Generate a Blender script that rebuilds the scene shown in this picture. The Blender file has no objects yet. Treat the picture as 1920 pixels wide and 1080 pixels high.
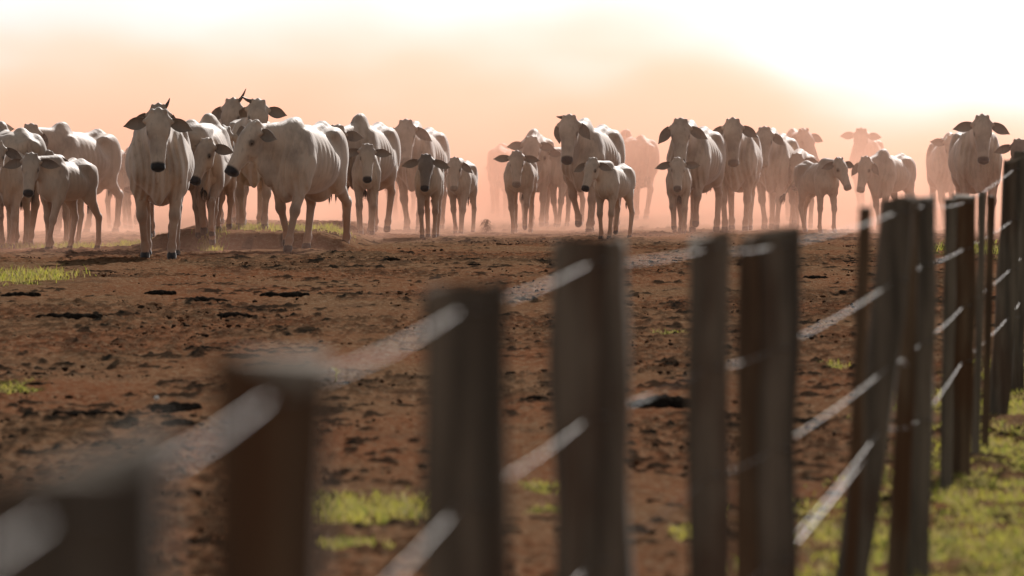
import bpy, bmesh, math, random
import numpy as np
from mathutils import Vector, Matrix

# ------------------------------------------------------------------ camera, sky, sun, exposure
scene = bpy.context.scene
LINK = scene.collection.objects.link
DUST_TOP = 3.6
FPX = 10667.0                      # focal length of the 1920-pixel-wide photograph, in pixels (200 mm lens)
CAM_Z = 1.45; HORIZON = 273.0
cam = bpy.data.cameras.new('camera'); cam_o = bpy.data.objects.new('camera', cam); LINK(cam_o)
cam.lens = 200; cam.sensor_width = 36; cam.clip_start = .2; cam.clip_end = 3000
cam_o.location = (0, 0, CAM_Z); cam_o.rotation_euler = (math.radians(90) - math.atan((540 - HORIZON) / FPX), 0, 0)
cam.dof.use_dof = True; cam.dof.focus_distance = 63; cam.dof.aperture_fstop = 5.4
scene.camera = cam_o
SUN_EL = math.radians(29); SUN_AZ = math.radians(16)      # azimuth from the view axis towards the right
world = bpy.data.worlds.new('World'); scene.world = world; world.use_nodes = True
wn = world.node_tree; sky = wn.nodes.new('ShaderNodeTexSky'); sky.sky_type = 'NISHITA'; sky.sun_disc = False
sky.sun_elevation = SUN_EL; sky.sun_rotation = SUN_AZ; sky.dust_density = 0.6; sky.air_density = 1.0; sky.ozone_density = 1.0
wn.nodes['Background'].inputs['Strength'].default_value = .062
hs_ = wn.nodes.new('ShaderNodeHueSaturation'); hs_.inputs['Saturation'].default_value = .04
wn.links.new(sky.outputs[0], hs_.inputs['Color']); wn.links.new(hs_.outputs[0], wn.nodes['Background'].inputs[0])
sl = bpy.data.lights.new('sun', 'SUN'); sl.energy = 5.0; sl.angle = math.radians(.53); sl.color = (1, .94, .89)
so = bpy.data.objects.new('sun', sl); LINK(so)
sd = Vector((math.sin(SUN_AZ) * math.cos(SUN_EL), math.cos(SUN_AZ) * math.cos(SUN_EL), math.sin(SUN_EL)))
so.rotation_euler = sd.to_track_quat('Z', 'Y').to_euler(); so.location = (20, 60, 40)
scene.view_settings.view_transform = 'Standard'; scene.view_settings.look = 'None'; scene.view_settings.gamma = 1
scene.view_settings.exposure = 0.15
scene.cycles.max_bounces = 8; scene.cycles.volume_bounces = 3; scene.cycles.transparent_max_bounces = 8
scene.cycles.volume_step_rate = .22; scene.cycles.volume_max_steps = 160
scene.cycles.use_denoising = True
# ------------------------------------------------------------------ cattle builder: smooth-blended body surface from a posed skeleton
def _rot(yaw=0.0, pitch=0.0, roll=0.0):
    cy, sy = math.cos(yaw), math.sin(yaw); cp, sp = math.cos(pitch), math.sin(pitch); cr, sr = math.cos(roll), math.sin(roll)
    Rz = np.array([[cy, -sy, 0], [sy, cy, 0], [0, 0, 1]]); Ry = np.array([[cp, 0, sp], [0, 1, 0], [-sp, 0, cp]])
    Rx = np.array([[1, 0, 0], [0, cr, -sr], [0, sr, cr]])
    return Rz @ Ry @ Rx

class Field:
    def __init__(s, lo, hi, h):
        s.h = h; s.lo = np.array(lo, float)
        s.n = np.ceil((np.array(hi, float) - s.lo) / h).astype(int) + 1
        s.v = np.full(tuple(s.n), 0.6, np.float32)
    def _sub(s, bmin, bmax):
        a = np.maximum(0, np.floor((bmin - s.lo) / s.h).astype(int)); b = np.minimum(s.n, np.ceil((bmax - s.lo) / s.h).astype(int) + 1)
        if np.any(b <= a): return None
        ax = [(s.lo[i] + s.h * np.arange(a[i], b[i])).astype(np.float32) for i in range(3)]
        return tuple(slice(a[i], b[i]) for i in range(3)), ax[0][:, None, None], ax[1][None, :, None], ax[2][None, None, :]
    def _mix(s, sl, d, k, cut=False):
        o = s.v[sl]
        if cut:
            d = -d; h = np.maximum(k - np.abs(o - d), 0) / k; s.v[sl] = np.maximum(o, d) + h * h * k * .25
        else:
            h = np.maximum(k - np.abs(o - d), 0) / k; s.v[sl] = np.minimum(o, d) - h * h * k * .25
    def ell(s, c, r, k=.06, R=None, cut=False):
        c = np.array(c, float); r = np.array(r, float); R = np.eye(3) if R is None else R
        ext = np.sqrt(((R * r) ** 2).sum(1)) + k + .03
        q = s._sub(c - ext, c + ext)
        if q is None: return
        sl, X, Y, Z = q; X = X - c[0]; Y = Y - c[1]; Z = Z - c[2]
        l = [R[0, i] * X + R[1, i] * Y + R[2, i] * Z for i in range(3)]
        k0 = np.sqrt(sum((l[i] / r[i]) ** 2 for i in range(3))) + 1e-6; k1 = np.sqrt(sum((l[i] / r[i] ** 2) ** 2 for i in range(3))) + 1e-6
        s._mix(sl, (k0 * (k0 - 1) / k1).astype(np.float32), k, cut)
    def cone(s, a, b, ra, rb, k=.05, flat=None, f=1.0):
        a = np.array(a, float); b = np.array(b, float); m = max(ra, rb) + k + .03
        q = s._sub(np.minimum(a, b) - m, np.maximum(a, b) + m)
        if q is None: return
        sl, X, Y, Z = q; X = X - a[0]; Y = Y - a[1]; Z = Z - a[2]; ab = b - a; L = (ab ** 2).sum()
        t = np.clip((X * ab[0] + Y * ab[1] + Z * ab[2]) / L, 0, 1)
        X = X - t * ab[0]; Y = Y - t * ab[1]; Z = Z - t * ab[2]
        if flat is not None:
            u = X * flat[0] + Y * flat[1] + Z * flat[2]; g = (1 / f - 1)
            X = X + u * g * flat[0]; Y = Y + u * g * flat[1]; Z = Z + u * g * flat[2]
        s._mix(sl, ((np.sqrt(X * X + Y * Y + Z * Z) - (ra + (rb - ra) * t)) * (f if flat is not None else 1)).astype(np.float32), k)
    def mesh(s):
        v = s.v; I = v < 0; nx, ny, nz = v.shape
        c = [I[i:nx - 1 + i, j:ny - 1 + j, k:nz - 1 + k] for i in (0, 1) for j in (0, 1) for k in (0, 1)]
        tot = sum(x.astype(np.int8) for x in c); act = (tot > 0) & (tot < 8)
        idx = np.argwhere(act); N = len(idx); ids = np.full(act.shape, -1, np.int64); ids[act] = np.arange(N)
        P = np.zeros((N, 3)); W = np.zeros(N); corners = [(i, j, k) for i in (0, 1) for j in (0, 1) for k in (0, 1)]
        val = {q: v[idx[:, 0] + q[0], idx[:, 1] + q[1], idx[:, 2] + q[2]].astype(float) for q in corners}
        for q in corners:
            for ax in range(3):
                if q[ax]: continue
                p = list(q); p[ax] = 1; p = tuple(p); A, B = val[q], val[p]; m = (A < 0) != (B < 0)
                t = A[m] / (A[m] - B[m]); pos = np.tile(np.array(q, float), (m.sum(), 1)); pos[:, ax] += t; P[m] += pos; W[m] += 1
        P = (idx + P / W[:, None]) * s.h + s.lo
        F = []
        for ax in range(3):
            sh = [slice(None)] * 3; s0 = list(sh); s1 = list(sh); s0[ax] = slice(0, -1); s1[ax] = slice(1, None)
            A = I[tuple(s0)]; B = I[tuple(s1)]; m = A != B; b, d = [(1, 2), (2, 0), (0, 1)][ax]
            e = np.argwhere(m); sg = A[m]; ok = (e[:, b] > 0) & (e[:, d] > 0) & (e[:, b] < v.shape[b] - 1) & (e[:, d] < v.shape[d] - 1); e = e[ok]; sg = sg[ok]
            def g(ob, od):
                t = e.copy(); t[:, b] += ob; t[:, d] += od; return ids[t[:, 0], t[:, 1], t[:, 2]]
            q = np.stack([g(-1, -1), g(0, -1), g(0, 0), g(-1, 0)], 1); q[~sg] = q[~sg][:, ::-1]; F.append(q)
        F = np.concatenate(F); E = np.concatenate([F[:, [0, 1]], F[:, [1, 2]], F[:, [2, 3]], F[:, [3, 0]]])
        deg = np.bincount(E[:, 0], minlength=N) + 1e-9
        for lam in (.55, -.3, .5):
            Q = np.stack([np.bincount(E[:, 0], P[E[:, 1], i], N) for i in range(3)], 1) / deg[:, None]; P = P + lam * (Q - P)
        return P, F

def tube_arrays(pts, rad, n=8):
    pts = np.array(pts, float); V = []; F = []; m = len(pts)
    T = np.gradient(pts, axis=0); T /= np.linalg.norm(T, axis=1)[:, None] + 1e-9
    ref = np.array([0, 0, 1.0]) if abs(T[0][2]) < .9 else np.array([1.0, 0, 0])
    for i in range(m):
        u = np.cross(T[i], ref); u /= np.linalg.norm(u); w = np.cross(T[i], u)
        for j in range(n):
            a = 2 * math.pi * j / n; V.append(pts[i] + rad[i] * (math.cos(a) * u + math.sin(a) * w))
    for i in range(m - 1):
        for j in range(n):
            F.append((i * n + j, i * n + (j + 1) % n, (i + 1) * n + (j + 1) % n, (i + 1) * n + j))
    V.append(pts[0]); V.append(pts[-1]); a, b = len(V) - 2, len(V) - 1
    tri = [(a, (j + 1) % n, j) for j in range(n)] + [(b, (m - 1) * n + j, (m - 1) * n + (j + 1) % n) for j in range(n)]
    return np.array(V), F + tri

def ear_arrays(base, out, face, L, Wd, cup=.35, curl=0.0):
    """leaf-shaped cupped ear: out = direction of its length, face = side the hollow faces"""
    out = out / np.linalg.norm(out); face = face - out * face.dot(out); face /= np.linalg.norm(face); side = np.cross(out, face)
    nu, nv = 12, 8; V = []; F = []; C = []
    for lay in (1, -1):
        for i in range(nu + 1):
            u = i / nu; w = Wd * (.30 + .70 * math.sin(math.pi * min(1, u * .95 + .10)) ** .8) * (1 - u ** 5) * .5 + .004
            for j in range(nv + 1):
                t = j / nv * 2 - 1
                p = base + out * (u * L) + side * (t * w) - face * (cup * w * (1 - t * t) * (1.3 - u)) - face * curl * L * u * u
                edge = (1 - abs(t) ** 3) * (1 - u ** 4)
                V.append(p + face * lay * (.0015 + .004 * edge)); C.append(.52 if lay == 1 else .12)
    m = (nu + 1) * (nv + 1)
    for i in range(nu):
        for j in range(nv):
            a = i * (nv + 1) + j; F.append((a, a + 1, a + nv + 2, a + nv + 1)); F.append((m + a, m + a + nv + 1, m + a + nv + 2, m + a + 1))
    ring = [i * (nv + 1) for i in range(nu + 1)] + [nu * (nv + 1) + j for j in range(1, nv + 1)] + [i * (nv + 1) + nv for i in range(nu - 1, -1, -1)]
    for a, b in zip(ring[:-1], ring[1:]): F.append((b, a, a + m, b + m))
    return np.array(V), F, C

def link_mesh(name, V, F, mat, parent=None, smooth=True, attrs=None):
    me = bpy.data.meshes.new(name)
    if isinstance(F, np.ndarray):
        k = F.shape[1]; me.vertices.add(len(V)); me.vertices.foreach_set('co', np.asarray(V, np.float32).ravel())
        me.loops.add(F.size); me.loops.foreach_set('vertex_index', F.astype(np.int32).ravel())
        me.polygons.add(len(F)); me.polygons.foreach_set('loop_start', np.arange(0, F.size, k, dtype=np.int32))
        me.polygons.foreach_set('loop_total', np.full(len(F), k, np.int32)); me.update(calc_edges=True)
    else:
        me.from_pydata([tuple(p) for p in V], [], [tuple(int(i) for i in f) for f in F])
    if smooth: me.polygons.foreach_set('use_smooth', np.ones(len(me.polygons), bool))
    for kname, arr in (attrs or {}).items():
        a = me.attributes.new(kname, 'FLOAT', 'POINT'); a.data.foreach_set('value', np.asarray(arr, np.float32))
    me.materials.append(mat); me.update()
    o = bpy.data.objects.new(name, me); bpy.context.scene.collection.objects.link(o); o.parent = parent
    return o

def build_animal(name, label, cat, group, loc, yaw, P, mat, mats, vox=.022):
    """P: pose and build.  Local frame: x forward, y left, z up; z=0 at the hooves."""
    g = P.get; calf = g('calf', 0.0); S = g('scale', 1.0); rng = np.random.default_rng(g('seed', 1))
    fat = g('fat', .97) * rng.uniform(.94, 1.05) * (1 - .10 * calf); leg = 1.0                          # adult unit sizes; a calf is the same build thinned and rescaled
    bz = 1.03 + .11 * calf                                                     # belly axis height
    bl = g('len', .92) * rng.uniform(.96, 1.05) * (1 - .12 * calf)                                                         # body length factor
    hx, hy = g('head', (0, 0)); neck_yaw = math.radians(g('neck_yaw', 0)); neck_p = math.radians(g('neck_pitch', 22))
    nl = .58 - .10 * calf
    nb = np.array([.50 * bl, 0, bz + .20]); nd = np.array([math.cos(neck_yaw) * math.cos(neck_p), math.sin(neck_yaw) * math.cos(neck_p), math.sin(neck_p)])
    poll = nb + nd * nl
    HR = _rot(math.radians(g('head_yaw', 0)), math.radians(g('head_pitch', 62) + rng.uniform(-5, 6)), math.radians(g('head_roll', 0) + rng.uniform(-7, 7)))   # head frame: x along the face to the muzzle, z out of the forehead
    hs = g('head_scale', 1.05) * rng.uniform(.96, 1.05) * (1 + .10 * calf)
    H = lambda x, y, z: poll + HR @ (np.array([x, y, z]) * hs)
    legs = [q + rng.uniform(-.07, .07) for q in g('legs', [0, 0, 0, 0])]     # FL, FR, HL, HR stride offsets (m); lifts in 'lift'
    lift = list(g('lift', [0, 0, 0, 0]))
    if 'lift' not in P and rng.random() < .55: lift[int(rng.integers(0, 4))] = .09
    lo = [-1.12, -.52, -.01]; hi = [max(.9, poll[0] + .30), .52, 1.9]
    mz = H(.56, 0, 0)
    lo[1] = min(lo[1], poll[1] - .25, mz[1] - .15); hi[1] = max(hi[1], poll[1] + .25, mz[1] + .15); hi[0] = max(hi[0], mz[0] + .15); hi[2] = max(1.66, poll[2] + .2)
    v = vox / S; f = Field(lo, hi, v)
    w = fat * (1 - .12 * calf); cf = 1 - .20 * calf
    # trunk
    f.ell((.10 * bl, 0, bz - .02), (.62 * bl, .305 * w, .375 * cf), .08)
    f.ell((-.22 * bl, 0, bz - .07), (.52 * bl, .335 * w, .33 * cf), .10)
    f.ell((.43 * bl, 0, bz + .00), (.27, .255 * w, .37 * cf), .08)
    f.ell((.60 * bl, 0, bz - .13), (.19, .175 * w, .27 * cf), .10)
    f.ell((-.62 * bl, 0, bz + .12), (.32, .245 * w, .24 * cf), .08)
    tz = bz + .335 * (1 - .18 * calf)
    f.cone((.38 * bl, 0, tz - .03), (-.1 * bl, 0, tz - .05), .055, .045, .08); f.cone((-.1 * bl, 0, tz - .05), (-.62 * bl, 0, tz), .045, .055, .08); f.cone((-.62 * bl, 0, tz), (-.93 * bl, 0, tz - .10), .055, .045, .07)
    for s in (1, -1):
        f.ell((-.46 * bl, s * .215 * w, tz - .085), (.11, .055, .06), .10)            # hook bones
        f.ell((-.92 * bl, s * .10, bz + .17), (.06, .05, .06), .07)                  # pin bones
        f.ell((.47 * bl, s * .185 * w, bz + .02), (.15, .075, .30 * cf), .06, _rot(0, -.35))    # shoulder blade
        f.ell((.62 * bl, s * .165 * w, bz - .13), (.10, .075, .12), .06)             # point of shoulder
        f.ell((-.36 * bl, s * .34 * w, bz + .16), (.11, .07, .10), .08, cut=True)    # hollow of the flank
    hump = g('hump', 1.0 - .75 * calf)
    f.ell((.38 * bl, 0, tz + .005 + .025 * hump), (.19, .075 + .02 * hump, .045 + .075 * hump), .09, _rot(0, .3))
    # neck, dewlap
    lat = np.array([-math.sin(neck_yaw * .6), math.cos(neck_yaw * .6), 0])
    j1 = H(.03, 0, -.05); j2 = H(.10, 0, -.10)
    f.cone(nb + [-.06, 0, -.02], j1, .215 * w, .125, .07, lat, .72); f.cone(nb + [0, 0, -.13], j2, .20 * w, .095, .07, lat, .62)
    f.cone(nb + [-.12, 0, .10], H(-.03, 0, -.05), .10, .075, .06)
    if g('dewlap', .55) and calf < .9:
        dz = g('dewlap', .55); thr = H(.16, 0, -.15)
        for t, dr, rr in ((.05, .10, .09), (.3, .17, .11), (.55, .21, .13), (.8, .19, .14), (1.0, .12, .14)):
            c = thr * (1 - t) + np.array([.60 * bl, 0, bz - .36]) * t
            f.ell(c + [.02, math.sin(t * 9) * .015, .02 - dr * .35 * dz + .03 * (1 - dz)], (rr, .030, rr * (.6 + .5 * dz)), .07, _rot(neck_yaw * (1 - t), .6))
        f.ell((.42 * bl, 0, bz - .385), (.24, .045, .06 + .04 * dz), .08)
    # head
    f.ell(H(.06, 0, -.025), (.15 * hs, .122 * hs, .115 * hs), .04, HR)
    f.cone(H(.10, 0, -.01), H(.43, 0, -.028), .098 * hs, .070 * hs, .035, HR[:, 2], .85)
    f.cone(H(.10, 0, -.10), H(.40, 0, -.075), .075 * hs, .045 * hs, .035, HR[:, 1], .85)
    f.ell(H(.475, 0, -.045), (.050 * hs, .074 * hs, .058 * hs), .025, HR); f.ell(H(.455, 0, -.095), (.05 * hs, .045 * hs, .035 * hs), .02, HR)
    f.ell(H(-.06, 0, .005), (.06 * hs, .085 * hs, .06 * hs), .06, HR)
    for s in (1, -1):
        f.ell(H(.125, s * .082, .022), (.06 * hs, .030 * hs, .030 * hs), .03, HR)    # brow over the eye
        f.ell(H(.16, s * .065, -.09), (.085 * hs, .035 * hs, .07 * hs), .03, HR)     # cheek
        f.ell(H(.495, s * .048, -.018), (.024 * hs, .022 * hs, .024 * hs), .015, HR) # nostril wing
        f.cone(H(-.02, s * .08, .0), H(.0, s * .135, -.01), .040 * hs, .026 * hs, .025)        # ear root
        if g('stub', 1): f.ell(H(-.085, s * .066, .045), (.030, .026, .036), .015, HR)
    f.ell(H(-.11, 0, .02), (.035, .03, .04), .02, HR)
    # legs
    hoof = []; knee = []
    th = 1 + .08 * calf
    for i, s in ((0, 1), (1, -1)):
        ox, lz = legs[i], lift[i]; ys = s * (.155 * w + .01)
        el = np.array([.45 * bl + ox * .25, ys * 1.05, bz - .28]); fe = np.array([.47 * bl + ox - lz * .4, ys * .80, .135 + lz]); kn = el * .48 + fe * .52 + [.03 + lz * .55, s * .008, .02 + lz * .1]
        ho = fe + np.array([.055 - lz * .5, 0, -.095 + lz * .12])
        f.cone((.46 * bl, ys * .95, bz - .05), el, .135, .105, .07); f.cone(el, kn, .098, .056 * th, .05, (0, 1, 0), .85); f.ell(kn, (.056 * th, .057 * th, .075), .03)
        f.cone(kn, fe, .043 * th, .036 * th, .03); f.ell(fe + [0, 0, -.005], (.047, .047, .05), .03); f.cone(fe, ho, .038, .045, .02)
        f.cone(ho + [-.02, 0, .0], ho + [.03, 0, -.018], .046, .036, .015); f.cone(ho + [-.02, 0, .0], ho + [.00, 0, -.02], .046, .042, .015)
        hoof.append(ho); knee.append(kn)
    for i, s in ((2, 1), (3, -1)):
        ox, lz = legs[i], lift[i]; ys = s * (.175 * w)
        st = np.array([-.46 * bl + ox * .30, ys * 1.08, bz - .24]); fe = np.array([-.74 * bl + ox, ys * .78, .135 + lz]); hk = np.array([-.83 * bl + ox * .68, ys * .88, .52 + lz * .8])
        ho = fe + np.array([.06 - lz * .4, 0, -.095 + lz * .12])
        f.ell((-.66 * bl, ys * .95, bz + .0), (.25, .135 * w, .33 * cf), .07, _rot(0, -.15)); f.ell(st + [-.05, 0, .0], (.15, .085, .17), .07)
        f.cone(st + [-.10, -s * .02, -.03], hk, .115, .056, .06, (0, 1, 0), .75); f.ell(hk + [-.03, 0, .02], (.050, .040, .065), .03)
        f.cone(hk, fe, .049 * th, .037 * th, .03); f.ell(fe, (.047, .047, .05), .03); f.cone(fe, ho, .038, .045, .02)
        f.cone(ho + [-.02, 0, .0], ho + [.03, 0, -.018], .046, .036, .015); f.cone(ho + [-.02, 0, .0], ho + [.00, 0, -.02], .046, .042, .015)
        hoof.append(ho); knee.append(hk)
    if calf < .5: f.ell((-.50 * bl, 0, bz - .40), (.17, .13, .10), .06)      # udder / sheath
    V, F = f.mesh(); F = [F]
    # loose skin: vertical folds on the neck and brisket, ribs
    n = V - np.array([0, 0, bz]); amp = .014 * (1 - .5 * calf)
    ring = np.exp(-((V[:, 0] - .58 * bl) / .38) ** 2) * (V[:, 2] > .6)
    V[:, 0] += ring * amp * np.sin(V[:, 1] * 95 + 3 * np.sin(V[:, 2] * 7 + g('seed', 1)))
    rib = np.exp(-((V[:, 0] - .0) / .33) ** 2) * np.exp(-((V[:, 2] - bz) / .22) ** 2)
    V[:, 1] += np.sign(V[:, 1]) * rib * .0030 * np.sin(V[:, 0] * 62 + V[:, 2] * 8)
    dark = np.zeros(len(V)); soil = np.clip((1.0 - V[:, 2]) / .85, 0, 1) ** 1.1
    def paint(c, r, a=1.0, soft=.35):
        nonlocal dark
        d = np.linalg.norm(V - c, axis=1) / r; dark = np.maximum(dark, a * np.clip((1 - d) / soft, 0, 1))
    mus = g('muzzle', 1.0)
    L = (V - poll) @ HR / hs                                   # head-frame coordinates of every vertex
    near = np.linalg.norm(V - H(.46, 0, -.05), axis=1) < .20 * hs
    dark = np.where(near & (L[:, 2] > -.13), np.clip((L[:, 0] - .435) / .02, 0, 1) * mus, dark)
    for s in (1, -1): paint(H(.138, s * .10, .008), .044 * hs, .7)
    fd = g('face_dark', 0)
    if fd:
        dd = np.linalg.norm(V - H(.2, 0, .0), axis=1) / (.40 * hs); dark = np.maximum(dark, fd * np.clip((1 - dd) / .35, 0, 1))
    for ho in hoof: dark = np.where((np.linalg.norm(V - ho, axis=1) < .10) & (V[:, 2] < ho[2] + .035), 1, dark)
    for kn in knee[:2]: paint(kn + [.05, 0, 0], .09, .32, .9)
    # ears
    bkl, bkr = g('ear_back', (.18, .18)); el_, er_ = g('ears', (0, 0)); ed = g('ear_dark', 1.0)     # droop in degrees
    EL = (.23 + .045 * calf) * hs * g('ear_len', 1); EW = .125 * hs
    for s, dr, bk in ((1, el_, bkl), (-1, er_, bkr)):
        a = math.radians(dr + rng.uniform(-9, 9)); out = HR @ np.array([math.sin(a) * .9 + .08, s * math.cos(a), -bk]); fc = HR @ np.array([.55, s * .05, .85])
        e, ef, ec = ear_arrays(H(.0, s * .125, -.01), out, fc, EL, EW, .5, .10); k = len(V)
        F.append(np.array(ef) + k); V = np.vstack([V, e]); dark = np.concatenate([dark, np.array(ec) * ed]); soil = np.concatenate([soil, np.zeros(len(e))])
    # tail
    tw = g('tail', (0, 0)); tp = [(-.93 * bl, 0, tz - .09), (-1.0 * bl, tw[0] * .1, tz - .2), (-1.03 * bl + tw[1] * .2, tw[0] * .4, tz - .38), (-1.03 * bl + tw[1] * .6, tw[0] * .75, tz - .54), (-1.0 * bl + tw[1], tw[0], tz - .66)]
    tv, tf = tube_arrays(tp, [.04, .028, .02, .016, .014], 8); tq = [q for q in tf if len(q) == 4]; k = len(V)
    F.append(np.array(tq) + k); V = np.vstack([V, tv]); dark = np.concatenate([dark, np.full(len(tv), .1)]); soil = np.concatenate([soil, np.full(len(tv), .3)])
    F = np.concatenate(F)
    o = link_mesh(name, V * S, F, mat, None, True, {'dark': dark, 'soil': soil})
    o.location = loc; o.rotation_euler = (0, 0, yaw); o['label'] = label; o['category'] = cat; o['group'] = group
    me = o.data; tone = me.attributes.new('tone', 'FLOAT', 'POINT'); tone.data.foreach_set('value', np.full(len(V), g('tone', .5), np.float32))
    # children: eyes, horns, tail switch
    for s in (1, -1):
        bm = bmesh.new(); bmesh.ops.create_uvsphere(bm, u_segments=12, v_segments=8, radius=.021 * hs * S)
        for q in bm.verts: q.co.x *= 1.25
        e = bpy.data.meshes.new('eye'); bm.to_mesh(e); bm.free(); e.materials.append(mats['eye']); eo = bpy.data.objects.new('eye', e)
        for pl in e.polygons: pl.use_smooth = True
        bpy.context.scene.collection.objects.link(eo); eo.parent = o; eo.location = H(.138, s * .094, .004) * S
        eo.rotation_euler = Matrix(HR.tolist()).to_euler()
        hl = g('horns', (0, 0))[0 if s == 1 else 1]
        if hl:
            up = g('horn_up', .5); pts = []
            for t in np.linspace(0, 1, 9):
                pts.append(H(-.06 - up * .85 * hl * t * t - .02, s * (.06 + hl * (1 - .55 * up) * t), .035 + .15 * hl * t * t) * S)
            hv, hf = tube_arrays(pts, [(.028 * (1 - t) ** .8 + .004) * S for t in np.linspace(0, 1, 9)], 10)
            link_mesh('horn', hv, hf, mats['horn'], o)
    tt = np.array(tp[-1]); sw = []; sf = []
    for i in range(34):
        a = rng.uniform(0, 6.28); r0 = rng.uniform(0, .018); b0 = tt + [r0 * math.cos(a), r0 * math.sin(a), rng.uniform(-.01, .05)]; ln = rng.uniform(.08, .20)
        e0 = b0 + np.array([math.cos(a) * .035 + tw[1] * .25, math.sin(a) * .035 + tw[0] * .25, -ln]); mid = (b0 + e0) / 2 + [math.cos(a) * .02, math.sin(a) * .02, 0]
        hv, hf = tube_arrays(np.array([b0, mid, e0]) * S, [.006 * S, .006 * S, .0015 * S], 4); k = len(sw); sw += list(hv); sf += [tuple(x + k for x in q) for q in hf]
    link_mesh('tail_switch', sw, sf, mats['switch'], o)
    return o
# ------------------------------------------------------------------ small helpers
rng = np.random.default_rng(7)
def sstep(a, b, x):
    t = np.clip((np.asarray(x, float) - a) / (b - a), 0, 1); return t * t * (3 - 2 * t)
def _hash(ix, iy, seed):
    h = (ix.astype(np.int64) * 374761393 + iy.astype(np.int64) * 668265263 + seed * 144665) & 0x7fffffff
    h = ((h ^ (h >> 13)) * 1274126177) & 0x7fffffff
    return ((h ^ (h >> 16)) & 0xffff) / 65535.0
def vnoise(x, y, seed=0):
    ix = np.floor(x); iy = np.floor(y); fx = x - ix; fy = y - iy; fx = fx * fx * (3 - 2 * fx); fy = fy * fy * (3 - 2 * fy)
    a = _hash(ix, iy, seed); b = _hash(ix + 1, iy, seed); c = _hash(ix, iy + 1, seed); d = _hash(ix + 1, iy + 1, seed)
    return (a * (1 - fx) + b * fx) * (1 - fy) + (c * (1 - fx) + d * fx) * fy
def ground_z(x, y):
    """height of the trodden ground without its clods"""
    x = np.asarray(x, float); y = np.asarray(y, float)
    z = .23 * sstep(30, 58, y) + .035 * np.exp(-((y - 74) / 3) ** 2) - .05 * sstep(78, 88, y) + .10 * sstep(100, 125, y)
    edge = .5 * (vnoise(x * .9, x * 0, 5) - .5)
    z = z + .19 * sstep(65.85, 66.1, y + edge) * (1 - sstep(76, 90, y)) * sstep(-4.6, -3.9, x) * (1 - sstep(-2.3, -1.6, x))     # low bank
    return z + .03 * (vnoise(x * .35 + 9, y * .12, 3) - .5) * sstep(20, 40, y)
def ground_at(px, py):
    """world point on the ground that the photograph shows at pixel (px, py)"""
    ds = np.arange(12, 140, .05); ys = HORIZON + (CAM_Z - ground_z((px - 960) / FPX * ds, ds)) * FPX / ds; d = float(ds[np.argmax(ys <= py)])
    x = (px - 960) / FPX * d; return Vector((x, d, float(ground_z(x, d))))
def new_mat(name, rough=.8):
    m = bpy.data.materials.new(name); m.use_nodes = True; b = m.node_tree.nodes['Principled BSDF']; b.inputs['Roughness'].default_value = rough
    return m, m.node_tree, b
def nd(nt, t, **k):
    n = nt.nodes.new(t)
    for a, b in k.items(): setattr(n, a, b)
    return n
def noise(nt, scale, detail=3, vec=None, mapping=None, rough=.55):
    n = nd(nt, 'ShaderNodeTexNoise'); n.inputs['Scale'].default_value = scale; n.inputs['Detail'].default_value = detail; n.inputs['Roughness'].default_value = rough
    tc = nd(nt, 'ShaderNodeTexCoord'); src = tc.outputs['Object']
    if mapping:
        mp = nd(nt, 'ShaderNodeMapping'); mp.inputs['Scale'].default_value = mapping; nt.links.new(src, mp.inputs[0]); src = mp.outputs[0]
    nt.links.new(src, n.inputs['Vector']); return n.outputs['Fac']
def ramp(nt, fac, a, b, lo=0., hi=1.):
    n = nd(nt, 'ShaderNodeMapRange'); n.inputs[1].default_value = a; n.inputs[2].default_value = b; n.inputs[3].default_value = lo; n.inputs[4].default_value = hi
    n.interpolation_type = 'SMOOTHSTEP'; nt.links.new(fac, n.inputs[0]); return n.outputs[0]
def mixc(nt, fac, a, b):
    n = nd(nt, 'ShaderNodeMix', data_type='RGBA')
    for i, q in ((0, fac), (6, a), (7, b)):
        if isinstance(q, bpy.types.NodeSocket): nt.links.new(q, n.inputs[i])
        elif i == 0: n.inputs[0].default_value = q
        else: n.inputs[i].default_value = (*q, 1)
    return n.outputs[2]
def mth(nt, op, a, b=None, c=None):
    n = nd(nt, 'ShaderNodeMath', operation=op)
    for i, q in enumerate((a, b, c)):
        if q is None: continue
        if isinstance(q, bpy.types.NodeSocket): nt.links.new(q, n.inputs[i])
        else: n.inputs[i].default_value = q
    return n.outputs[0]
def attr(nt, name):
    a = nd(nt, 'ShaderNodeAttribute'); a.attribute_name = name; return a.outputs['Fac']
def bump(nt, b, h, strength, dist):
    n = nd(nt, 'ShaderNodeBump'); n.inputs['Strength'].default_value = strength; n.inputs['Distance'].default_value = dist
    nt.links.new(h, n.inputs['Height']); nt.links.new(n.outputs[0], b.inputs['Normal'])

# ------------------------------------------------------------------ materials
M_soil, nt, b = new_mat('red_soil', .95)
c = mixc(nt, ramp(nt, noise(nt, .55, 4, mapping=(1, .45, 1)), .35, .65), (.185, .102, .056), (.192, .080, .040))
c = mixc(nt, ramp(nt, noise(nt, 22, 5, rough=.7), .45, .68), c, (.26, .17, .105))
c = mixc(nt, ramp(nt, noise(nt, 2.2, 5, mapping=(1, .6, 1)), .56, .70, 0, .5), c, (.095, .062, .042))
c = mixc(nt, attr(nt, 'litter'), c, (.016, .014, .011)); c = mixc(nt, attr(nt, 'turf'), c, (.085, .075, .022))
nt.links.new(c, b.inputs['Base Color']); bump(nt, b, noise(nt, 38, 5, rough=.7), .9, .03)
b.inputs['Specular IOR Level'].default_value = 0; b.inputs['Roughness'].default_value = 1

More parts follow.
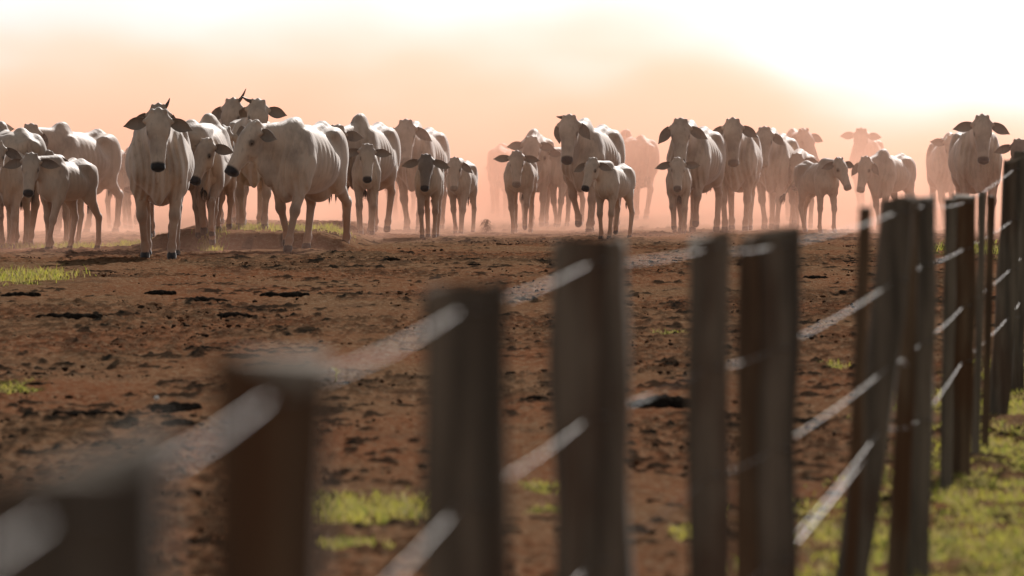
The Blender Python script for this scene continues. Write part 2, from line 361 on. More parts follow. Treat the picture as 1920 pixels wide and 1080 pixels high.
M_clod, nt, b = new_mat('clod_soil', .95)
c = mixc(nt, ramp(nt, noise(nt, 3.0, 2), .40, .56), (.085, .040, .021), (.026, .019, .015)); nt.links.new(c, b.inputs['Base Color']); b.inputs['Specular IOR Level'].default_value = 0
M_dung, nt, b = new_mat('dried_dung', .9)
c = mixc(nt, noise(nt, 30, 3), (.010, .009, .008), (.032, .025, .019)); nt.links.new(c, b.inputs['Base Color']); bump(nt, b, noise(nt, 60, 3), .8, .01); b.inputs['Specular IOR Level'].default_value = 0; b.inputs['Roughness'].default_value = 1

M_hide, nt, b = new_mat('white_hide', .62)
c = mixc(nt, attr(nt, 'tone'), (.40, .29, .215), (.77, .61, .475))
c = mixc(nt, ramp(nt, noise(nt, 2.3, 4), .40, .66, 0, .55), c, (.21, .155, .125))
c = mixc(nt, ramp(nt, noise(nt, 26, 3, mapping=(1, 1, .22)), .5, .75, 0, .35), c, (.24, .18, .15))
so_ = mth(nt, 'MULTIPLY', attr(nt, 'soil'), ramp(nt, noise(nt, 7, 3), .25, .65, .6, 1.1))
c = mixc(nt, mth(nt, 'MULTIPLY', so_, .75), c, (.36, .165, .085))
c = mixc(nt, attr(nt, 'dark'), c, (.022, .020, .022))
nt.links.new(c, b.inputs['Base Color']); bump(nt, b, noise(nt, 30, 3, mapping=(1, 1, .18)), .35, .012)
b.inputs['Sheen Weight'].default_value = .5; b.inputs['Sheen Roughness'].default_value = .4; b.inputs['Specular IOR Level'].default_value = .35
def plain(name, col, rough=.5, metal=0):
    m, nt, b = new_mat(name, rough); c = mixc(nt, noise(nt, 40, 2), col, tuple(q * .7 for q in col)); nt.links.new(c, b.inputs['Base Color']); b.inputs['Metallic'].default_value = metal; return m
MATS = {'eye': plain('eye', (.012, .010, .010), .12), 'horn': plain('horn', (.13, .10, .075), .45), 'switch': plain('switch_hair', (.06, .045, .035), .6)}

def wood(name, ca, cb, stain, amt):
    m, nt, b = new_mat(name, .85); c = mixc(nt, ramp(nt, noise(nt, 7, 6, mapping=(3, 3, .16), rough=.65), .36, .64), ca, cb)
    c = mixc(nt, ramp(nt, noise(nt, 5, 3, mapping=(1.6, 1.6, .35)), .48, .66, 0, amt), c, stain)
    c = mixc(nt, attr(nt, 'sunlit_end_grain'), c, (.27, .225, .175))  # end grain painted paler, putting the sunlit glow of the post tops into colour
    nt.links.new(c, b.inputs['Base Color']); bump(nt, b, noise(nt, 30, 4, mapping=(3, 3, .15)), .8, .01); b.inputs['Specular IOR Level'].default_value = .2; return m
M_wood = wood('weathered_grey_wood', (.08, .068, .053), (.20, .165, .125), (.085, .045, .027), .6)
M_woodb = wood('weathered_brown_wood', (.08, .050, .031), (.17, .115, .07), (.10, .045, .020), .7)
M_wire, nt, b = new_mat('galvanised_wire', .5); b.inputs['Metallic'].default_value = 1; b.inputs['Base Color'].default_value = (.27, .26, .25, 1)

M_grass, nt, b = new_mat('grass_blades', .7); out = nt.nodes['Material Output']
c = mixc(nt, ramp(nt, noise(nt, 6, 3), .38, .62), (.52, .46, .07), (.25, .29, .045)); c = mixc(nt, ramp(nt, attr(nt, 'dry'), .25, .75), c, (.38, .30, .12))
nt.links.new(c, b.inputs['Base Color']); tr = nd(nt, 'ShaderNodeBsdfTranslucent'); nt.links.new(c, tr.inputs[0]); mx = nd(nt, 'ShaderNodeMixShader'); mx.inputs[0].default_value = .5
nt.links.new(b.outputs[0], mx.inputs[1]); nt.links.new(tr.outputs[0], mx.inputs[2]); nt.links.new(mx.outputs[0], out.inputs['Surface'])

# ------------------------------------------------------------------ fence line and turf mask in world space
#        photo x at the top, y top, pixels per metre, width, lean (x shift at the foot, m), wood, wobble
POSTS = [(-1200, 1300, 5900., .09, .0, 0), (112, 856, 2985., .140, .0, 0), (512, 672, 2035., .104, -.012, 1), (867, 533, 1335., .119, .028, 0), (1108, 449, 940., .152, .006, 0),
         (1330, 443, 850., .090, -.004, 0), (1455, 434, 785., .118, -.022, 2), (1623, 388, 655., .036, -.060, 1), (1683, 370, 640., .098, -.165, 0), (1708, 377, 600., .060, -.05, 1), (1730, 370, 560., .092, -.02, 0), (1782, 372, 445., .05, -.02, 0),
         (1808, 364, 430., .100, -.02, 1), (1842, 362, 405., .034, -.03, 0), (1858, 368, 390., .034, -.03, 1), (1900, 296, 350., .110, -.085, 0), (1916, 282, 318., .085, -.03, 0), (2050, 330, 270., .11, .0, 0), (2200, 330, 225., .11, .0, 0)]
post_xy = [((p[0] - 960) / p[2], FPX / p[2]) for p in POSTS]
FD = np.array([q[1] for q in post_xy]); FX = np.array([q[0] for q in post_xy])
def fence_x(y): return np.interp(y, FD, FX) + np.maximum(0, np.asarray(y) - FD[-1]) * .13
def ell(px, py, rx, ry_m):            # a grass patch seen at a pixel, half-width in pixels, half-depth in metres
    p = ground_at(px, py); return (p.x, p.y, rx / FPX * p.y, ry_m)
PATCH = [ell(20, 520, 95, 1.9), ell(90, 522, 40, .7), ell(10, 728, 75, .8), ell(645, 955, 100, .75), ell(750, 950, 105, .9), ell(1005, 918, 70, .55), ell(1020, 965, 45, .3), ell(650, 1022, 90, .3),
         ell(620, 432, 35, 1.2), ell(480, 430, 60, 1.0), ell(560, 431, 60, 1.0), ell(240, 463, 45, .6), ell(130, 466, 60, .6), ell(395, 464, 22, .35), ell(1245, 623, 32, .25), ell(1570, 688, 30, .5),
         ell(1130, 1010, 35, .2), ell(1290, 1000, 40, .35), ell(30, 466, 40, .5), ell(1850, 470, 110, 5)]
def turf(x, y):
    n = vnoise(x * 2.3, y * 1.3, 11) * .6 + vnoise(x * 7, y * 4, 12) * .4
    fx = fence_x(y)
    t = sstep(-.75, .10, x - fx + (n - .5) * 1.0) * sstep(13, 17, y) * (.10 + .90 * sstep(.32, .56, n * .5 + .5 * vnoise(x * 11, y * 5, 14))) * (1 - sstep(58, 75, y))
    for px, py, rx, ry in PATCH:
        r = np.sqrt(((x - px) / rx) ** 2 + ((y - py) / ry) ** 2); t = np.maximum(t, sstep(1.05, .55, r + (n - .5) * 1.1 + (vnoise(x * 16, y * 9, 15) - .5) * .9))
    return t

# ------------------------------------------------------------------ ground: one sheet, finer where the lens sees it
rows = np.concatenate([np.linspace(-40, 14, 28)[:-1], np.arange(14, 30, .030), np.arange(30, 62, .042), np.arange(62, 82, .07), np.geomspace(82, 900, 60)])
tc = np.concatenate([-np.geomspace(3.0, .125, 30)[:-1], np.linspace(-.12, .12, 560), np.geomspace(.125, 3.0, 30)[1:]])
Yg, Tg = np.meshgrid(rows, tc, indexing='ij'); Xg = Tg * np.maximum(np.abs(Yg), 16)
x = Xg.ravel(); y = Yg.ravel(); z = ground_z(x, y); near = ((y > 12) & (y < 90) & (np.abs(x) < 14)).astype(float)
n1 = vnoise(x * 2.1, y * 1.7, 21); n2 = vnoise(x * 7, y * 6, 22); n3 = vnoise(x * 17, y * 15, 23); n4 = vnoise(x * 38, y * 30, 24)
pits = sstep(.66, .80, vnoise(x * 5.3, y * 4.1, 25)) * .012                       # hoof prints
lumps = sstep(.62, .86, n2) * .009 + sstep(.62, .90, n3) * .009
area = sstep(.35, .62, vnoise(x * .8, y * .35, 26))
z = z + near * ((n1 - .5) * .045 + (lumps - pits) * (.45 + .75 * area) + (n3 - .5) * .010 + (n4 - .5) * .012)
tf_ = turf(x, y) * near; z = z - .01 * tf_
litter = np.clip(sstep(.69, .77, vnoise(x * 10.5, y * 5.5, 31) * .64 + vnoise(x * 2.0, y * .7, 32) * .36) * .85 + sstep(.72, .80, n3 * .7 + .3 * area) * .5, 0, 1) * near
nr, nc = Yg.shape; a = (np.arange(nr - 1)[:, None] * nc + np.arange(nc - 1)[None, :]).ravel()
z = z + litter * .012 * (.3 + n4)
go = link_mesh('ground', np.stack([x, y, z], 1), np.stack([a, a + 1, a + nc + 1, a + nc], 1), M_soil, None, True, {'litter': litter, 'turf': tf_}); go['kind'] = 'structure'

# ------------------------------------------------------------------ loose clods, grass
def scatter_lumps(name, P, R, H, mat):
    bm = bmesh.new(); bmesh.ops.create_icosphere(bm, subdivisions=1, radius=1); bv = np.array([v.co[:] for v in bm.verts]); bf = np.array([[v.index for v in f.verts] for f in bm.faces]); bm.free()
    n = len(P); k = len(bv); ang = rng.uniform(0, 6.28, n); ca, sa = np.cos(ang), np.sin(ang)
    jit = rng.uniform(.6, 1.25, (n, k, 1)); v = bv[None] * jit; v = v * np.stack([R * rng.uniform(.7, 1.5, n), R * rng.uniform(.6, 1.1, n), H], 1)[:, None, :]
    v = np.stack([v[..., 0] * ca[:, None] - v[..., 1] * sa[:, None], v[..., 0] * sa[:, None] + v[..., 1] * ca[:, None], v[..., 2]], 2) + P[:, None, :]
    return link_mesh(name, v.reshape(-1, 3), (bf[None] + (np.arange(n) * k)[:, None, None]).reshape(-1, 3), mat, None, False)
N = 60000; y = 16 + 62 * rng.random(N) ** .8; x = rng.uniform(-.13, .13, N) * y
dens = vnoise(x * .9, y * .35, 26) * .6 + vnoise(x * 3, y * 1.6, 27) * .4; k = (rng.random(N) < sstep(.42, .72, dens) ** 1.5 + .05) & (turf(x, y) < .3); x, y = x[k], y[k]
R = .005 + .020 * rng.random(len(x)) ** 4.5; P = np.stack([x, y, ground_z(x, y) + .002], 1)
co = scatter_lumps('soil_clods', P, R, R * rng.uniform(.4, .85, len(x)), M_clod); co['kind'] = 'stuff'; co['label'] = 'small dark crumbs of trodden soil scattered over the red earth'; co['category'] = 'soil clods'

def blades(xs, ys, hmin, hmax, wd, spread=.5):
    n = len(xs); zz = ground_z(xs, ys) - .012; h = hmin + (hmax - hmin) * rng.random(n) ** 1.6 * (.5 + vnoise(xs * 9, ys * 7, 41)); a = rng.uniform(0, 6.28, n); l = rng.uniform(.1, spread, n) * h; w = wd * rng.uniform(.6, 1.3, n); b2 = rng.uniform(0, 6.28, n)
    p0 = np.stack([xs - w * np.cos(b2), ys - w * np.sin(b2), zz], 1); p1 = np.stack([xs + w * np.cos(b2), ys + w * np.sin(b2), zz], 1)
    m = np.stack([xs + .45 * l * np.cos(a), ys + .45 * l * np.sin(a), zz + .62 * h], 1); o_ = np.stack([w * .75 * np.cos(b2), w * .75 * np.sin(b2), 0 * w], 1)
    t = np.stack([xs + l * np.cos(a) * 1.3, ys + l * np.sin(a) * 1.3, zz + h], 1)
    V = np.stack([p0, p1, m + o_, m - o_, t], 1).reshape(-1, 3); i = np.arange(n)[:, None] * 5
    F = np.concatenate([i + [0, 1, 2], i + [0, 2, 3], i + [3, 2, 4]]); return V, F, np.repeat(rng.random(n), 5)
N = 900000; y = rng.uniform(15, 62, N); x = rng.uniform(-.10, .16, N) * y; wgt = np.minimum(1, 24 / y) ** 1.0
k = rng.random(N) < turf(x, y) * wgt; x, y = x[k], y[k]
Vg, Fg, dg = blades(x, y, .014, .050, .0035, 1.1)
for px, py, rx, ry in [q for q in PATCH if q[1] > 50]:
    n = 900; xs = rng.normal(px, rx * .5, n); ys = rng.normal(py, ry * .5, n); v_, f_, d_ = blades(xs, ys, .03, .10, .005); Fg = np.concatenate([Fg, f_ + len(Vg)]); Vg = np.vstack([Vg, v_]); dg = np.concatenate([dg, d_])
gr = link_mesh('grass', Vg, Fg, M_grass, None, False, {'dry': dg}); gr['kind'] = 'stuff'; gr['label'] = 'short yellow-green grass along the fence and in tufts on the red earth'; gr['category'] = 'grass'
print('GRASS', len(x), 'GROUND', nr * nc)

# ------------------------------------------------------------------ dung pats, stone, seedling, dry weed
DUNG = [(735, 484, 16, 9, 'small black dung clod nearest the front hooves of the walking cow'), (886, 495, 14, 8, 'small round dung clod on bare soil above the third blurred post'),
        (375, 563, 52, 9, 'long ragged black dung patch in the middle left of the trampled earth'), (128, 594, 60, 9, 'wide flat dung patch with pale crust at the far left'),
        (535, 553, 48, 8, 'broad flat dung patch just right of the long ragged one'), (437, 590, 32, 9, 'crusty dung patch with a raised knob below the long ragged one'),
        (1530, 518, 22, 11, 'rounded dark dung heap to the left of the leaning grey post'), (1245, 752, 62, 16, 'large dark dung heap seen between two blurred posts'),
        (330, 762, 46, 12, 'dark dung heap beside the small white stone'), (335, 790, 30, 12, 'black dung clod just below the heap with the white stone'),
        (165, 776, 66, 8, 'long thin dung smear left of the white stone'), (380, 655, 34, 7, 'thin dark dung strip left of the second blurred post'),
        (40, 552, 34, 6, 'flat dung strip at the left edge below the grass tuft'), (75, 722, 34, 6, 'dung lump lying beside the left edge grass tuft'),
        (1005, 745, 20, 10, 'little dung clod between the third and fourth blurred posts'), (300, 548, 28, 6, 'pair of low dung clods at the upper left')]
for i, (px, py, rx, hpx, lab) in enumerate(DUNG):
    p = ground_at(px, py + hpx * .5); sc_ = p.y / FPX; W = rx * sc_; n = max(12, int(rx / 1.3)); r_ = np.random.default_rng(50 + i); V = []; F = []
    bm = bmesh.new(); bmesh.ops.create_icosphere(bm, subdivisions=2, radius=1); bv = np.array([v.co[:] for v in bm.verts]); bf = [[v.index for v in f.verts] for f in bm.faces]; bm.free()
    for j in range(n):
        u = ((j + .5) / n * 1.7 - .85) * (.55 + .45 * abs((j % 3) - 1)) + r_.normal(0, .04); w_ = r_.normal(0, .20); s_ = W * r_.uniform(.13, .26) * (1 - .35 * min(1, abs(u))) + .01
        q = bv * (1 + .35 * (r_.random((len(bv), 1)) - .5)) * [s_ * 1.2, s_ * 1.1, min(s_, hpx * sc_ * r_.uniform(.3, 1.3))] + [u * W, w_ * W * 1.1, .002]
        F += [[a + len(V) for a in f] for f in bf]; V += list(q)
    o = link_mesh('dung_heap', np.array(V), F, M_dung, None, True); o.location = p; o['label'] = lab; o['category'] = 'dung'; o['group'] = 'dung heaps on the trampled earth'
p = ground_at(293, 757); bm = bmesh.new(); bmesh.ops.create_icosphere(bm, subdivisions=2, radius=.014)
for q in bm.verts: q.co *= 1 + rng.uniform(-.15, .15)
me = bpy.data.meshes.new('stone'); bm.to_mesh(me); bm.free(); me.materials.append(plain('pale_stone', (.75, .73, .68), .5)); o = bpy.data.objects.new('stone', me); LINK(o); o.location = p + Vector((0, 0, .03)); o['label'] = 'tiny bright white stone beside the dark dung heap'; o['category'] = 'stone'
def leaf_plant(name, p, n, L, W, mat, label, cat, seed, droop=.4):
    r_ = np.random.default_rng(seed); sv, sf = tube_arrays([(0, 0, -.01), (.004, 0, L * .5), (0, .004, L)], [.003, .0025, .0015], 5)
    root = link_mesh(name, sv, sf, mat); root.location = p; root['label'] = label; root['category'] = cat; V = []; F = []
    for i in range(n):
        a = r_.uniform(0, 6.28); h = L * r_.uniform(.3, 1.0); d = np.array([math.cos(a), math.sin(a), r_.uniform(.2, 1.1)]); d /= np.linalg.norm(d); s = np.cross(d, [0, 0, 1]); s /= np.linalg.norm(s); l = L * r_.uniform(.35, .7); k = len(V)
        for t, w in ((0, .1), (.35, 1), (.7, .8), (1, .05)):
            c_ = np.array([0, 0, h]) + d * l * t - np.array([0, 0, droop * l * t * t]); V += [c_ - s * W * w, c_ + s * W * w]
        F += [(k, k + 1, k + 3, k + 2), (k + 2, k + 3, k + 5, k + 4), (k + 4, k + 5, k + 7, k + 6)]
    lo_ = link_mesh('leaves', np.array(V), F, mat, root); return root
leaf_plant('seedling', ground_at(630, 715), 9, .085, .012, M_grass, 'single bright green seedling beside the second blurred post', 'seedling', 3)
M_dry = plain('dry_stems', (.14, .075, .04), .9)
leaf_plant('dry_weed', ground_at(912, 441), 120, .20, .006, M_dry, 'dry brown weed clump in the dust left of the walking calf', 'weed', 5, .9)

# ------------------------------------------------------------------ fence: posts, wires, staples
fence = bpy.data.objects.new('wire_fence', None); LINK(fence); fence.location = (FX[1], FD[1], 0)
fence['label'] = 'weathered wooden post fence with bright steel wires, blurred in the foreground'; fence['category'] = 'fence'
off = Vector(fence.location)
_w = [(-.23, -.50, -.78, -1.06)] * 4 + [(-.235, -.54, -.83, -1.12), (-.226, -.49, -.73, -1.02), (-.24, -.485, -.725, -.99), (-.21, -.43, -.68, -.93), (-.195, -.395, -.645, -.83), (-.20, -.40, -.66, -.92), (-.20, -.40, -.66, -.92), (-.25, -.45, -.70, -.94), (-.25, -.45, -.70, -.94), (-.22, -.45, -.70, -.94), (-.22, -.45, -.70, -.94), (-.13, -.40, -.66, -.92), (-.12, -.40, -.66, -.92), (-.23, -.47, -.73, -.98), (-.23, -.47, -.73, -.98)]
WH = _w      # wire heights at each post, relative to the camera height
tops = []
for i, (px, py, s, w, lean, wd) in enumerate(POSTS):
    X, D = post_xy[i]; ztop = CAM_Z - (py - HORIZON) / s; tops.append(ztop); g0 = float(ground_z(X, D)); r_ = np.random.default_rng(200 + i); foot = g0 - .25; Ht = ztop - foot; dp = min(.085, max(.035, w * 1.25))
    nz, na = 30, 24; V = []; F = []; tilt = r_.uniform(-.24, .24); ph = r_.uniform(0, 6, 4)
    for a in range(nz + 1):
        t = a / nz
        for b_ in range(na):
            an = 2 * math.pi * b_ / na; cx = math.copysign(abs(math.cos(an)) ** .38, math.cos(an)); cy = math.copysign(abs(math.sin(an)) ** .38, math.sin(an))
            wob = 1 + .06 * math.sin(3 * an + ph[0] + 2 * t) + .07 * math.sin(t * 8 + ph[1] + an) + .05 * math.sin(t * 17 + ph[3] - 2 * an) + .02 * math.sin(t * 23 + ph[2])
            vx = cx * w / 2 * wob + lean * (1 - t) * (.5 + .5 * (1 - t)) * 1.3; vy = cy * dp / 2 * wob; vz = t * Ht
            if a == nz: vz += -.018 * max(0, math.sin(an * 2 + ph[2])) * (w > .06) + tilt * cx * w / 2 + r_.uniform(-.008, .006)
            V.append((X + vx, D + vy, foot + vz))
    for a in range(nz):
        for b_ in range(na): F.append((a * na + b_, a * na + (b_ + 1) % na, (a + 1) * na + (b_ + 1) % na, (a + 1) * na + b_))
    F.append(tuple(nz * na + b_ for b_ in range(na)))
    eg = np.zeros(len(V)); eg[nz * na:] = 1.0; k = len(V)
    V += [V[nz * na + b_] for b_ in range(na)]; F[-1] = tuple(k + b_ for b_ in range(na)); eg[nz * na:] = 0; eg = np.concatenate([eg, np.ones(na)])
    po = link_mesh('post', np.array(V) - np.array(off), F, M_woodb if wd == 1 else M_wood, fence, False, {'sunlit_end_grain': eg})
    if w < .05: po['label'] = 'thin wooden stave'
    if wd == 2:      # a second slab strapped to its left side
        V2 = np.array(V) - np.array(off); V2 = (V2 - [X - off.x, 0, 0]) * [.42, 1, .985] + [X - off.x - w * .56, -.012, 0]
        link_mesh('post', V2, F, M_woodb, fence, False, {'sunlit_end_grain': eg})
    if w > .065:
        for wh in WH[i]:
            wz = CAM_Z + wh - ztop
            bm = bmesh.new(); pts = [(X + w * .18 - .009, D - dp / 2 + .004, ztop + wz), (X + w * .18 - .009, D - dp / 2 - .010, ztop + wz + .004), (X + w * .18 + .009, D - dp / 2 - .010, ztop + wz + .004), (X + w * .18 + .009, D - dp / 2 + .004, ztop + wz)]
            bm.free(); sv, sf = tube_arrays(np.array(pts) - np.array(off), [.002] * 4, 6); link_mesh('staple', sv, sf, M_wire, po)
for j in range(4):
    pts = []
    idx = [i for i, p in enumerate(POSTS) if p[3] > .065]
    pt = [np.array([post_xy[i][0] + POSTS[i][4] * (.25 * j) ** 2 * .5, post_xy[i][1], CAM_Z + WH[i][j]]) for i in idx]
    for A, B in zip(pt[:-1], pt[1:]):
        for t in np.linspace(0, 1, 7)[:-1]: pts.append(A * (1 - t) + B * t - np.array([0, 0, .010 * math.sin(math.pi * t)]))
    pts.append(B); wv, wf = tube_arrays(np.array(pts) - np.array(off), [.0010] * len(pts), 10); link_mesh('wire', wv, wf, M_wire, fence)
A = pt[4] + [0, 0, -.10]; B = np.array([post_xy[7][0], post_xy[7][1], CAM_Z + WH[7][3] + .03]); pts = [A * (1 - t) + B * t - np.array([0, 0, .03 * math.sin(math.pi * t)]) for t in np.linspace(0, 1, 9)]
wv, wf = tube_arrays(np.array(pts) - np.array(off), [.0014] * 9, 10); lw = link_mesh('wire', wv, wf, M_wire, fence); lw['label'] = 'slack wire slanting down to the left of the leaning post'
# ------------------------------------------------------------------ the herd: photo x of the trunk, photo y of the hooves, size, heading (degrees, + = image right), pose, label
def adult(px, py, sc, th, lab, fine=.017, name='zebu_cow', cat='cow', **P):
    p = ground_at(px, py); P['scale'] = sc; P.setdefault('seed', int(px)); return build_animal(name, lab, cat, 'white zebu cattle walking in the dust', p, math.radians(-90 + th), P, M_hide, MATS, fine)
def calf(px, py, sc, th, lab, fine=.015, **P):
    P['calf'] = P.get('calf', 1.0); return adult(px, py, sc, th, lab, fine, 'calf', 'calf', **P)
W1 = [.16, -.18, -.14, .18]; W2 = [-.18, .15, .17, -.15]; ST = [.02, -.03, .03, -.04]; W3 = [.30, -.16, -.22, .16]
adult(14, 462, 1.0, -158, 'cow cut by the left edge, rump towards the camera, behind two calves', legs=W1, tone=.55)
calf(22, 466, .78, -4, 'calf at the far left edge, face half out of the picture', legs=W1, neck_yaw=-12, ears=(25, 20), tone=.45, calf=.8)
calf(122, 470, .72, -27, 'slim calf turned left with spread ears, second from the left edge', legs=W3, neck_yaw=-14, head_yaw=22, neck_pitch=12, head_pitch=60, ears=(10, 10), tone=.5)
calf(120, 462, .72, -14, 'calf mostly hidden behind the slim calf near the left edge', legs=W2, head_pitch=70, neck_pitch=16, ears=(30, 30), tone=.2)
adult(140, 440, 1.0, -28, 'humped cow with folded-back ears behind the slim left calf', legs=W1, neck_yaw=-4, head_yaw=22, neck_pitch=14, head_pitch=58, ears=(75, 75), tone=.4, hump=1.1)
calf(238, 430, .84, 20, 'young animal mostly hidden behind the left flank of the front cow', legs=W2, calf=.6, neck_pitch=-5, neck_yaw=-25, head_yaw=-20, ears=(-20, 30), tone=.5)
adult(299, 485, 1.06, 2, 'nearest cow facing the camera, black muzzle, ears straight out, long shadow before it', fine=.014, legs=[.10, -.14, -.10, .14], lift=[0, 0, 0, 0], ears=(8, 6), neck_pitch=17, head_pitch=67, tone=.66, hump=.5, seed=5, neck_yaw=2, fat=1.02)
adult(302, 450, 1.0, 2, 'horned cow hidden behind the nearest cow, only poll and horn tip showing', legs=W2, horns=(.13, .03), horn_up=.9, ears=(85, 30), tone=.4, neck_pitch=20)
adult(380, 440, .92, 168, 'cow with a sunlit back just right of the nearest cow, head hidden', legs=W1, neck_pitch=0, tone=.6)
calf(386, 461, .80, 2, 'calf with ears swept back close beside the nearest cow', legs=W1, neck_yaw=2, head_yaw=-30, head_pitch=50, neck_pitch=10, ears=(10, 20), tone=.55, calf=.8)
calf(403, 446, .74, 172, 'rounded young animal behind the swept-eared calf, left of the dark bank', legs=W2, neck_pitch=-10, tone=.5, calf=.5)
adult(428, 420, 1.0, 8, 'hazy cow with one upright horn in the dust left of the tall bull', legs=W1, horns=(.19, .03), horn_up=.95, neck_yaw=-4, head_yaw=-30, ears=(50, 50), tone=.5, neck_pitch=25)
adult(472, 430, .98, 5, 'tallest animal, bull with a short horn on one side, looking over the walking cow', name='bull', cat='bull', legs=W1, horns=(0, .17), horn_up=.35, neck_pitch=26, head_pitch=54, neck_yaw=4, ears=(0, -10), ear_back=(.2, 5), tone=.55, fat=1.0, dewlap=.9, stub=1)
adult(570, 470, 1.04, -18, 'cow striding left in three-quarter view, dark hooves, beside the tall bull', fine=.014, legs=[.30, -.20, -.30, .16], lift=[0, .05, 0, 0], neck_pitch=8, head_pitch=50, neck_yaw=-24, head_yaw=-36, ears=(0, 0), tone=.64, hump=.5, dewlap=.7, seed=21, fat=.90)
adult(688, 436, 1.0, -14, 'cow with a dark rounded hump, head turned left behind the small wide-eared calf', legs=W2, neck_yaw=-12, head_yaw=-14, neck_pitch=4, head_pitch=52, ears=(0, 30), tone=.4, hump=1.3)
calf(686, 440, .73, 3, 'small calf with black muzzle and ears straight out in front of the dark-humped cow', legs=ST, ears=(0, 0), neck_pitch=14, head_pitch=60, tone=.5, fat=.92)
adult(752, 412, .98, 8, 'faint cow lost in dust behind the droopy-eared cow', legs=W1, tone=.4, neck_pitch=-10)
adult(788, 434, 1.04, -11, 'cow with long drooping ears and a pink muzzle behind the dark-faced calf', legs=W1, ears=(42, 48), ear_len=1.15, muzzle=.35, neck_yaw=2, head_yaw=12, neck_pitch=18, head_pitch=64, tone=.5)
calf(806, 447, .69, -4, 'dark-faced calf standing in front of the droopy-eared cow', legs=W2, face_dark=.65, ears=(22, 4), neck_pitch=12, head_pitch=58, tone=.4, fat=.95)
calf(866, 440, .68, -10, 'small calf alone in the gap, head tilted, ears hanging', legs=W1, ears=(35, 35), muzzle=.5, neck_yaw=2, head_yaw=4, head_roll=6, neck_pitch=10, head_pitch=66, tone=.5)
calf(940, 408, .86, 176, 'very faint calf almost lost in the dust left of the wide-eared calf', legs=W1, tone=.5, calf=.7, neck_pitch=-30)
adult(1004, 426, 1.0, -5, 'cow with lowered head and level ears behind the wide-eared calf', legs=W2, ears=(6, 6), neck_pitch=4, head_pitch=70, neck_yaw=2, head_yaw=5, tone=.5, muzzle=.2)
calf(976, 438, .72, -5, 'wide-eared calf facing the camera, one front hoof lifted', legs=W1, lift=[.08, 0, 0, 0], ears=(0, 0), muzzle=.7, tone=.4, fat=1.2, neck_pitch=14, head_yaw=4)
calf(1058, 426, .80, -20, 'calf whose head pokes out left of the short-horned cow', legs=W1, neck_yaw=-20, head_yaw=-10, ears=(0, 0), neck_pitch=14, head_pitch=55, tone=.45)
adult(1108, 438, 1.05, -16, 'cow with one stubby side horn, black muzzle and sunlit back, behind the left-looking calf', legs=W1, horns=(0, .10), horn_up=.1, ears=(60, 85), neck_yaw=-2, head_yaw=8, neck_pitch=20, head_pitch=64, tone=.55)
calf(1150, 449, .65, -22, 'little calf looking left in three-quarter view, bony knees', legs=[.12, -.05, -.10, .14], neck_yaw=-14, head_yaw=-8, neck_pitch=16, head_pitch=50, ears=(20, 20), tone=.55, fine=.013)
adult(1184, 412, 1.0, -165, 'faint humped cow walking away in the dust, alone in the middle gap', legs=W1, neck_pitch=-20, tone=.5, hump=1.2)
adult(1303, 437, 1.03, -14, 'cow with ears hanging beside its cheeks, behind the smallest right calf', legs=W1, ears=(35, 62), ear_len=1.1, neck_yaw=2, head_yaw=12, neck_pitch=18, head_pitch=66, tone=.5, muzzle=.8)
calf(1273, 439, .67, -3, 'calf with swept ears standing before the cheek-eared cow', legs=ST, ears=(-5, 12), muzzle=.8, tone=.55, neck_pitch=10, head_pitch=60, fat=.95)
adult(1383, 434, 1.03, -6, 'cow facing straight on with a knobbly poll, middle one of the right three', legs=W2, ears=(38, 45), neck_yaw=0, head_yaw=6, neck_pitch=20, head_pitch=66, tone=.5, muzzle=.6, stub=1)
adult(1454, 430, 1.0, -12, 'hazy cow right of the knobbly-polled cow, one ear folded', legs=W1, ears=(45, 75), neck_yaw=0, head_yaw=6, neck_pitch=18, tone=.5, muzzle=.35)
adult(1480, 414, 1.03, 8, 'faint cow whose ear points right above the group of three', legs=W2, ears=(18, 30), neck_yaw=6, head_yaw=25, neck_pitch=16, head_pitch=45, tone=.4, muzzle=0)
calf(1502, 430, .80, -8, 'young animal squeezed between the hazy cow and the right-looking calf', legs=W1, neck_pitch=0, tone=.5, calf=.6)
calf(1534, 437, .68, 24, 'calf looking right with its tail swung out to the left', legs=W1, neck_yaw=4, head_yaw=14, neck_pitch=10, head_pitch=62, ears=(0, 10), muzzle=.4, tone=.5, tail=(-.35, .0))
adult(1626, 402, 1.0, -8, 'very faint cow head and ears high in the dust above the right gap', legs=W1, ears=(-6, -6), neck_yaw=-4, neck_pitch=22, head_pitch=55, tone=.5, muzzle=0)
calf(1668, 432, .78, -28, 'humped young animal with lowered head above the leaning grey post', legs=W1, neck_yaw=-8, head_yaw=-4, neck_pitch=-2, head_pitch=62, ears=(55, 55), muzzle=.3, tone=.5, calf=.5, hump=1.0, fine=.015)
adult(1776, 424, .98, 2, 'pale cow with a level ear behind the big right cow', legs=W2, ears=(0, -8), neck_yaw=-3, neck_pitch=12, head_pitch=68, tone=.75, muzzle=.3)
adult(1830, 440, 1.04, 0, 'big cow at the right with a black muzzle and large ears, behind the thin staves', legs=W1, ears=(25, 4), ear_len=1.1, neck_pitch=22, head_pitch=64, tone=.6, fat=1.03, fine=.015)
calf(1922, 440, .80, -12, 'calf cut by the right edge, partly behind the tallest post', legs=W2, ears=(20, 20), face_dark=.6, tone=.5, calf=.7)

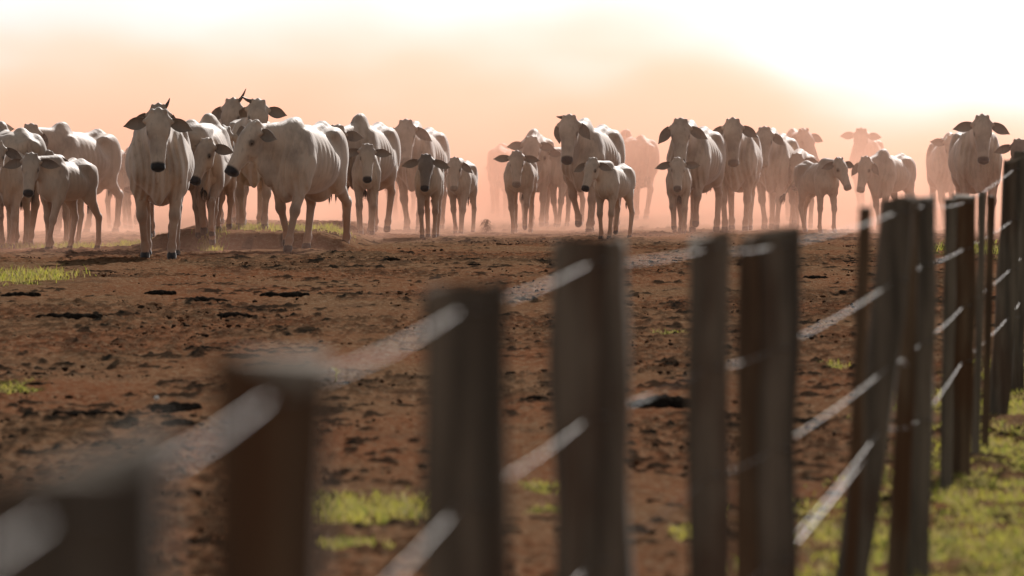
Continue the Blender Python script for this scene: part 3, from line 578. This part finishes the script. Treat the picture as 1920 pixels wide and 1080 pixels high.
# ------------------------------------------------------------------ dust kicked up by the herd
M_dust = bpy.data.materials.new('dust'); M_dust.use_nodes = True; nt = M_dust.node_tree; nt.nodes.clear(); out = nd(nt, 'ShaderNodeOutputMaterial')
pv = nd(nt, 'ShaderNodeVolumePrincipled'); nt.links.new(pv.outputs[0], out.inputs['Volume']); pv.inputs['Color'].default_value = (.95, .575, .43, 1); pv.inputs['Anisotropy'].default_value = .38
tcn = nd(nt, 'ShaderNodeTexCoord'); sep = nd(nt, 'ShaderNodeSeparateXYZ'); nt.links.new(tcn.outputs['Object'], sep.inputs[0]); X, Y, Z = sep.outputs
mp = nd(nt, 'ShaderNodeMapping'); mp.inputs['Scale'].default_value = (.24, .05, .55); nt.links.new(tcn.outputs['Object'], mp.inputs[0]); nz = nd(nt, 'ShaderNodeTexNoise'); nz.inputs['Scale'].default_value = 1; nz.inputs['Detail'].default_value = 2; nt.links.new(mp.outputs[0], nz.inputs['Vector']); NZ = nz.outputs['Fac']
def mr(v, a, b, lo, hi):
    n = nd(nt, 'ShaderNodeMapRange'); n.interpolation_type = 'SMOOTHSTEP'
    for i, q in ((1, a), (2, b), (3, lo), (4, hi)):
        if isinstance(q, bpy.types.NodeSocket): nt.links.new(q, n.inputs[i])
        else: n.inputs[i].default_value = q
    nt.links.new(v, n.inputs[0]); return n.outputs[0]
depth = mth(nt, 'ADD', mr(Y, 66, 84, 0, .015), mr(Y, 82, 102, 0, .095))
zz = mth(nt, 'SUBTRACT', Z, .2)
top = mr(X, 3.0, 9.5, DUST_TOP, 1.9)                       # the cloud is lower towards the right
top = mth(nt, 'ADD', top, mth(nt, 'MULTIPLY', mth(nt, 'SUBTRACT', NZ, .5), 2.0))
fall = mr(mth(nt, 'DIVIDE', zz, top), .10, 1.22, 1, 0)
body = mth(nt, 'MULTIPLY', mth(nt, 'MULTIPLY', depth, fall), mr(NZ, .36, .64, .45, 1.45))
low = mth(nt, 'MULTIPLY', mth(nt, 'POWER', 2.718, mth(nt, 'MULTIPLY', zz, -4.5)), mth(nt, 'MULTIPLY', mr(mth(nt, 'ADD', Y, mr(X, -2.4, -1.2, 8, 0)), 67.5, 78, 0, .13), mr(NZ, .35, .65, .3, 1.4)))
nt.links.new(mth(nt, 'ADD', body, low), pv.inputs['Density'])
bm = bmesh.new(); bmesh.ops.create_cube(bm, size=1); me = bpy.data.meshes.new('dust_cloud'); bm.to_mesh(me); bm.free(); me.materials.append(M_dust)
for v_ in me.vertices: v_.co = (v_.co.x * 60, 105 + v_.co.y * 96, 3.2 + v_.co.z * 7.0)
do = bpy.data.objects.new('dust_cloud', me); LINK(do); do['kind'] = 'stuff'; do['label'] = 'orange dust cloud raised behind the herd'; do['category'] = 'dust'
